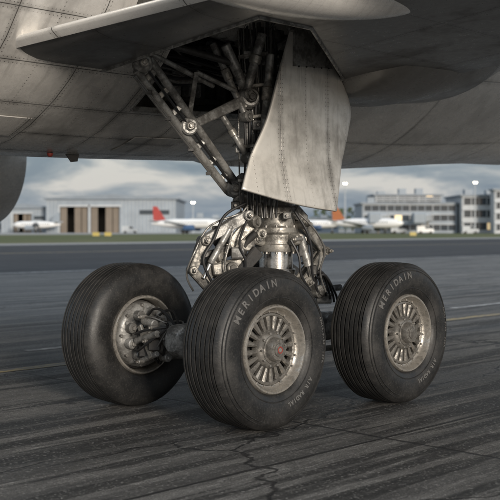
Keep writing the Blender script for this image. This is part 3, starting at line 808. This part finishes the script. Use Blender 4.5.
# ---------------------------------------------------------------- service vehicles
def van(x,y,h,body='wpaint',L=4.6):
    e=empty('service_van',(x,y,0)); e.rotation_euler[2]=R(h); K=Kit()
    pr=[(-L/2,-1,.4),(L/2,-1,.4),(L/2,-1,1.2),(L/2-.9,-1,1.35),(L/2-1.6,-1,2.1),(-L/2,-1,2.15)]
    K[('body',body)].prism(pr,Vector((0,2,0)))
    K[('windows','glass')].prism([(L/2-1.0,-1.02,1.38),(L/2-1.65,-1.02,2.0),(L/2-2.4,-1.02,2.0),(L/2-2.4,-1.02,1.38)],Vector((0,2.04,0)))
    for sx in (-L*.3,L*.32):
        for sy in (-1.03,.83): K[('wheels','hose')].cyl((sx,sy,.36),(sx,sy+.2,.36),.36)
    K.emit(e)
for (u,y,h,b) in ((398,285,10,'clad2'),(425,280,0,'wpaint'),(470,285,0,'clad2'),(130,300,0,'clad2')):
    van((u-250)/1020*y,y,h,b)
def asign(x,y):
    e=empty('taxiway_sign',(x,y,0)); K=Kit(); K[('panel','ypaint')].rbox(-.55,.55,-.12,.12,.25,.85)
    K[('frame','dark')].rbox(-.6,.6,-.1,.1,.2,.249);K[('legs','dark')].rbox(-.5,-.4,-.05,.05,0,.2);K[('legs','dark')].rbox(.4,.5,-.05,.05,0,.2);K.emit(e)
for u,y in ((96,165),(108,166),(413,175)): asign((u-250)/1020*y,y)
M['leaf']=plain('foliage',(.06,.08,.04),.9,var=.8,sc=.5)
a=Acc()
for k in range(5200):
    x=random.uniform(-330,330); y=470+rnd(18); hh=6+3.5*math.sin(x*.05)+2.5*math.sin(x*.17+1)+2*math.sin(x*.43)
    z=random.random()**.7*hh; c=Vector((x,y,z)); s_=random.uniform(.5,1.5)
    d1=Vector((rnd(1),rnd(1),rnd(1))).normalized()*s_; d2=Vector((rnd(1),rnd(1),rnd(1))).normalized()*s_
    a.face(a.ring([c-d1,c-d2,c+d1,c+d2]))
for k in range(90):
    x=-330+k*7.4; a.cyl((x,470,0),(x,470,5),.3,.15,6)
a.obj('distant_trees','leaf',recalc=False)

# ---------------------------------------------------------------- world, sun, camera
el,az=R(12),R(157)
w=bpy.data.worlds.new('World'); scn.world=w; w.use_nodes=True; t=w.node_tree; nd=t.nodes; nd.clear()
sky=nd.new('ShaderNodeTexSky'); sky.sky_type='NISHITA'; sky.sun_disc=False; sky.sun_elevation=el; sky.sun_rotation=az; sky.air_density=1.3; sky.dust_density=2
b1=nd.new('ShaderNodeBackground'); b1.inputs[1].default_value=.12; t.links.new(sky.outputs[0],b1.inputs[0])
tc=nd.new('ShaderNodeTexCoord'); mp=nd.new('ShaderNodeMapping'); mp.inputs['Scale'].default_value=(4.2,4.2,17); t.links.new(tc.outputs['Generated'],mp.inputs[0])
nz=nd.new('ShaderNodeTexNoise'); nz.inputs['Scale'].default_value=2.1; nz.inputs['Detail'].default_value=7; nz.inputs['Roughness'].default_value=.58; nz.inputs['Distortion'].default_value=.35; t.links.new(mp.outputs[0],nz.inputs['Vector'])
cr=nd.new('ShaderNodeValToRGB'); cr.color_ramp.elements[0].position=.38; cr.color_ramp.elements[0].color=(.18,.25,.34,1); cr.color_ramp.elements[1].position=.64; cr.color_ramp.elements[1].color=(.66,.655,.645,1)
e_=cr.color_ramp.elements.new(.5); e_.color=(.30,.36,.43,1); t.links.new(nz.outputs[0],cr.inputs[0])
b2=nd.new('ShaderNodeBackground'); t.links.new(cr.outputs[0],b2.inputs[0])
sx=nd.new('ShaderNodeSeparateXYZ'); t.links.new(tc.outputs['Generated'],sx.inputs[0])
mr=nd.new('ShaderNodeMapRange'); mr.inputs[1].default_value=.08; mr.inputs[2].default_value=.6; mr.inputs[3].default_value=1.0; mr.inputs[4].default_value=2.4; t.links.new(sx.outputs[2],mr.inputs[0]); t.links.new(mr.outputs[0],b2.inputs[1])
mx=nd.new('ShaderNodeMixShader'); mx.inputs[0].default_value=.85; t.links.new(b1.outputs[0],mx.inputs[1]); t.links.new(b2.outputs[0],mx.inputs[2])
ow=nd.new('ShaderNodeOutputWorld'); t.links.new(mx.outputs[0],ow.inputs[0])
sl_=bpy.data.lights.new('sun','SUN'); sl_.energy=3.6; sl_.angle=R(12); sl_.color=(1,.91,.80); so=bpy.data.objects.new('sun',sl_); scn.collection.objects.link(so)
sd=Vector((math.sin(az)*math.cos(el),math.cos(az)*math.cos(el),math.sin(el))); so.rotation_euler=sd.to_track_quat('Z','Y').to_euler()
cam=bpy.data.cameras.new('camera'); cam.sensor_width=36; cam.lens=1020/500*36; cam.shift_y=-.044; cam.clip_end=9000; cam.clip_start=.05
cam.dof.use_dof=True; cam.dof.focus_distance=8.3; cam.dof.aperture_fstop=2.7
co=bpy.data.objects.new('camera',cam); scn.collection.objects.link(co); co.location=(0,0,1.55); co.rotation_euler=(R(90),0,0); scn.camera=co
scn.view_settings.view_transform='Standard'; scn.view_settings.look='None'; scn.view_settings.exposure=0
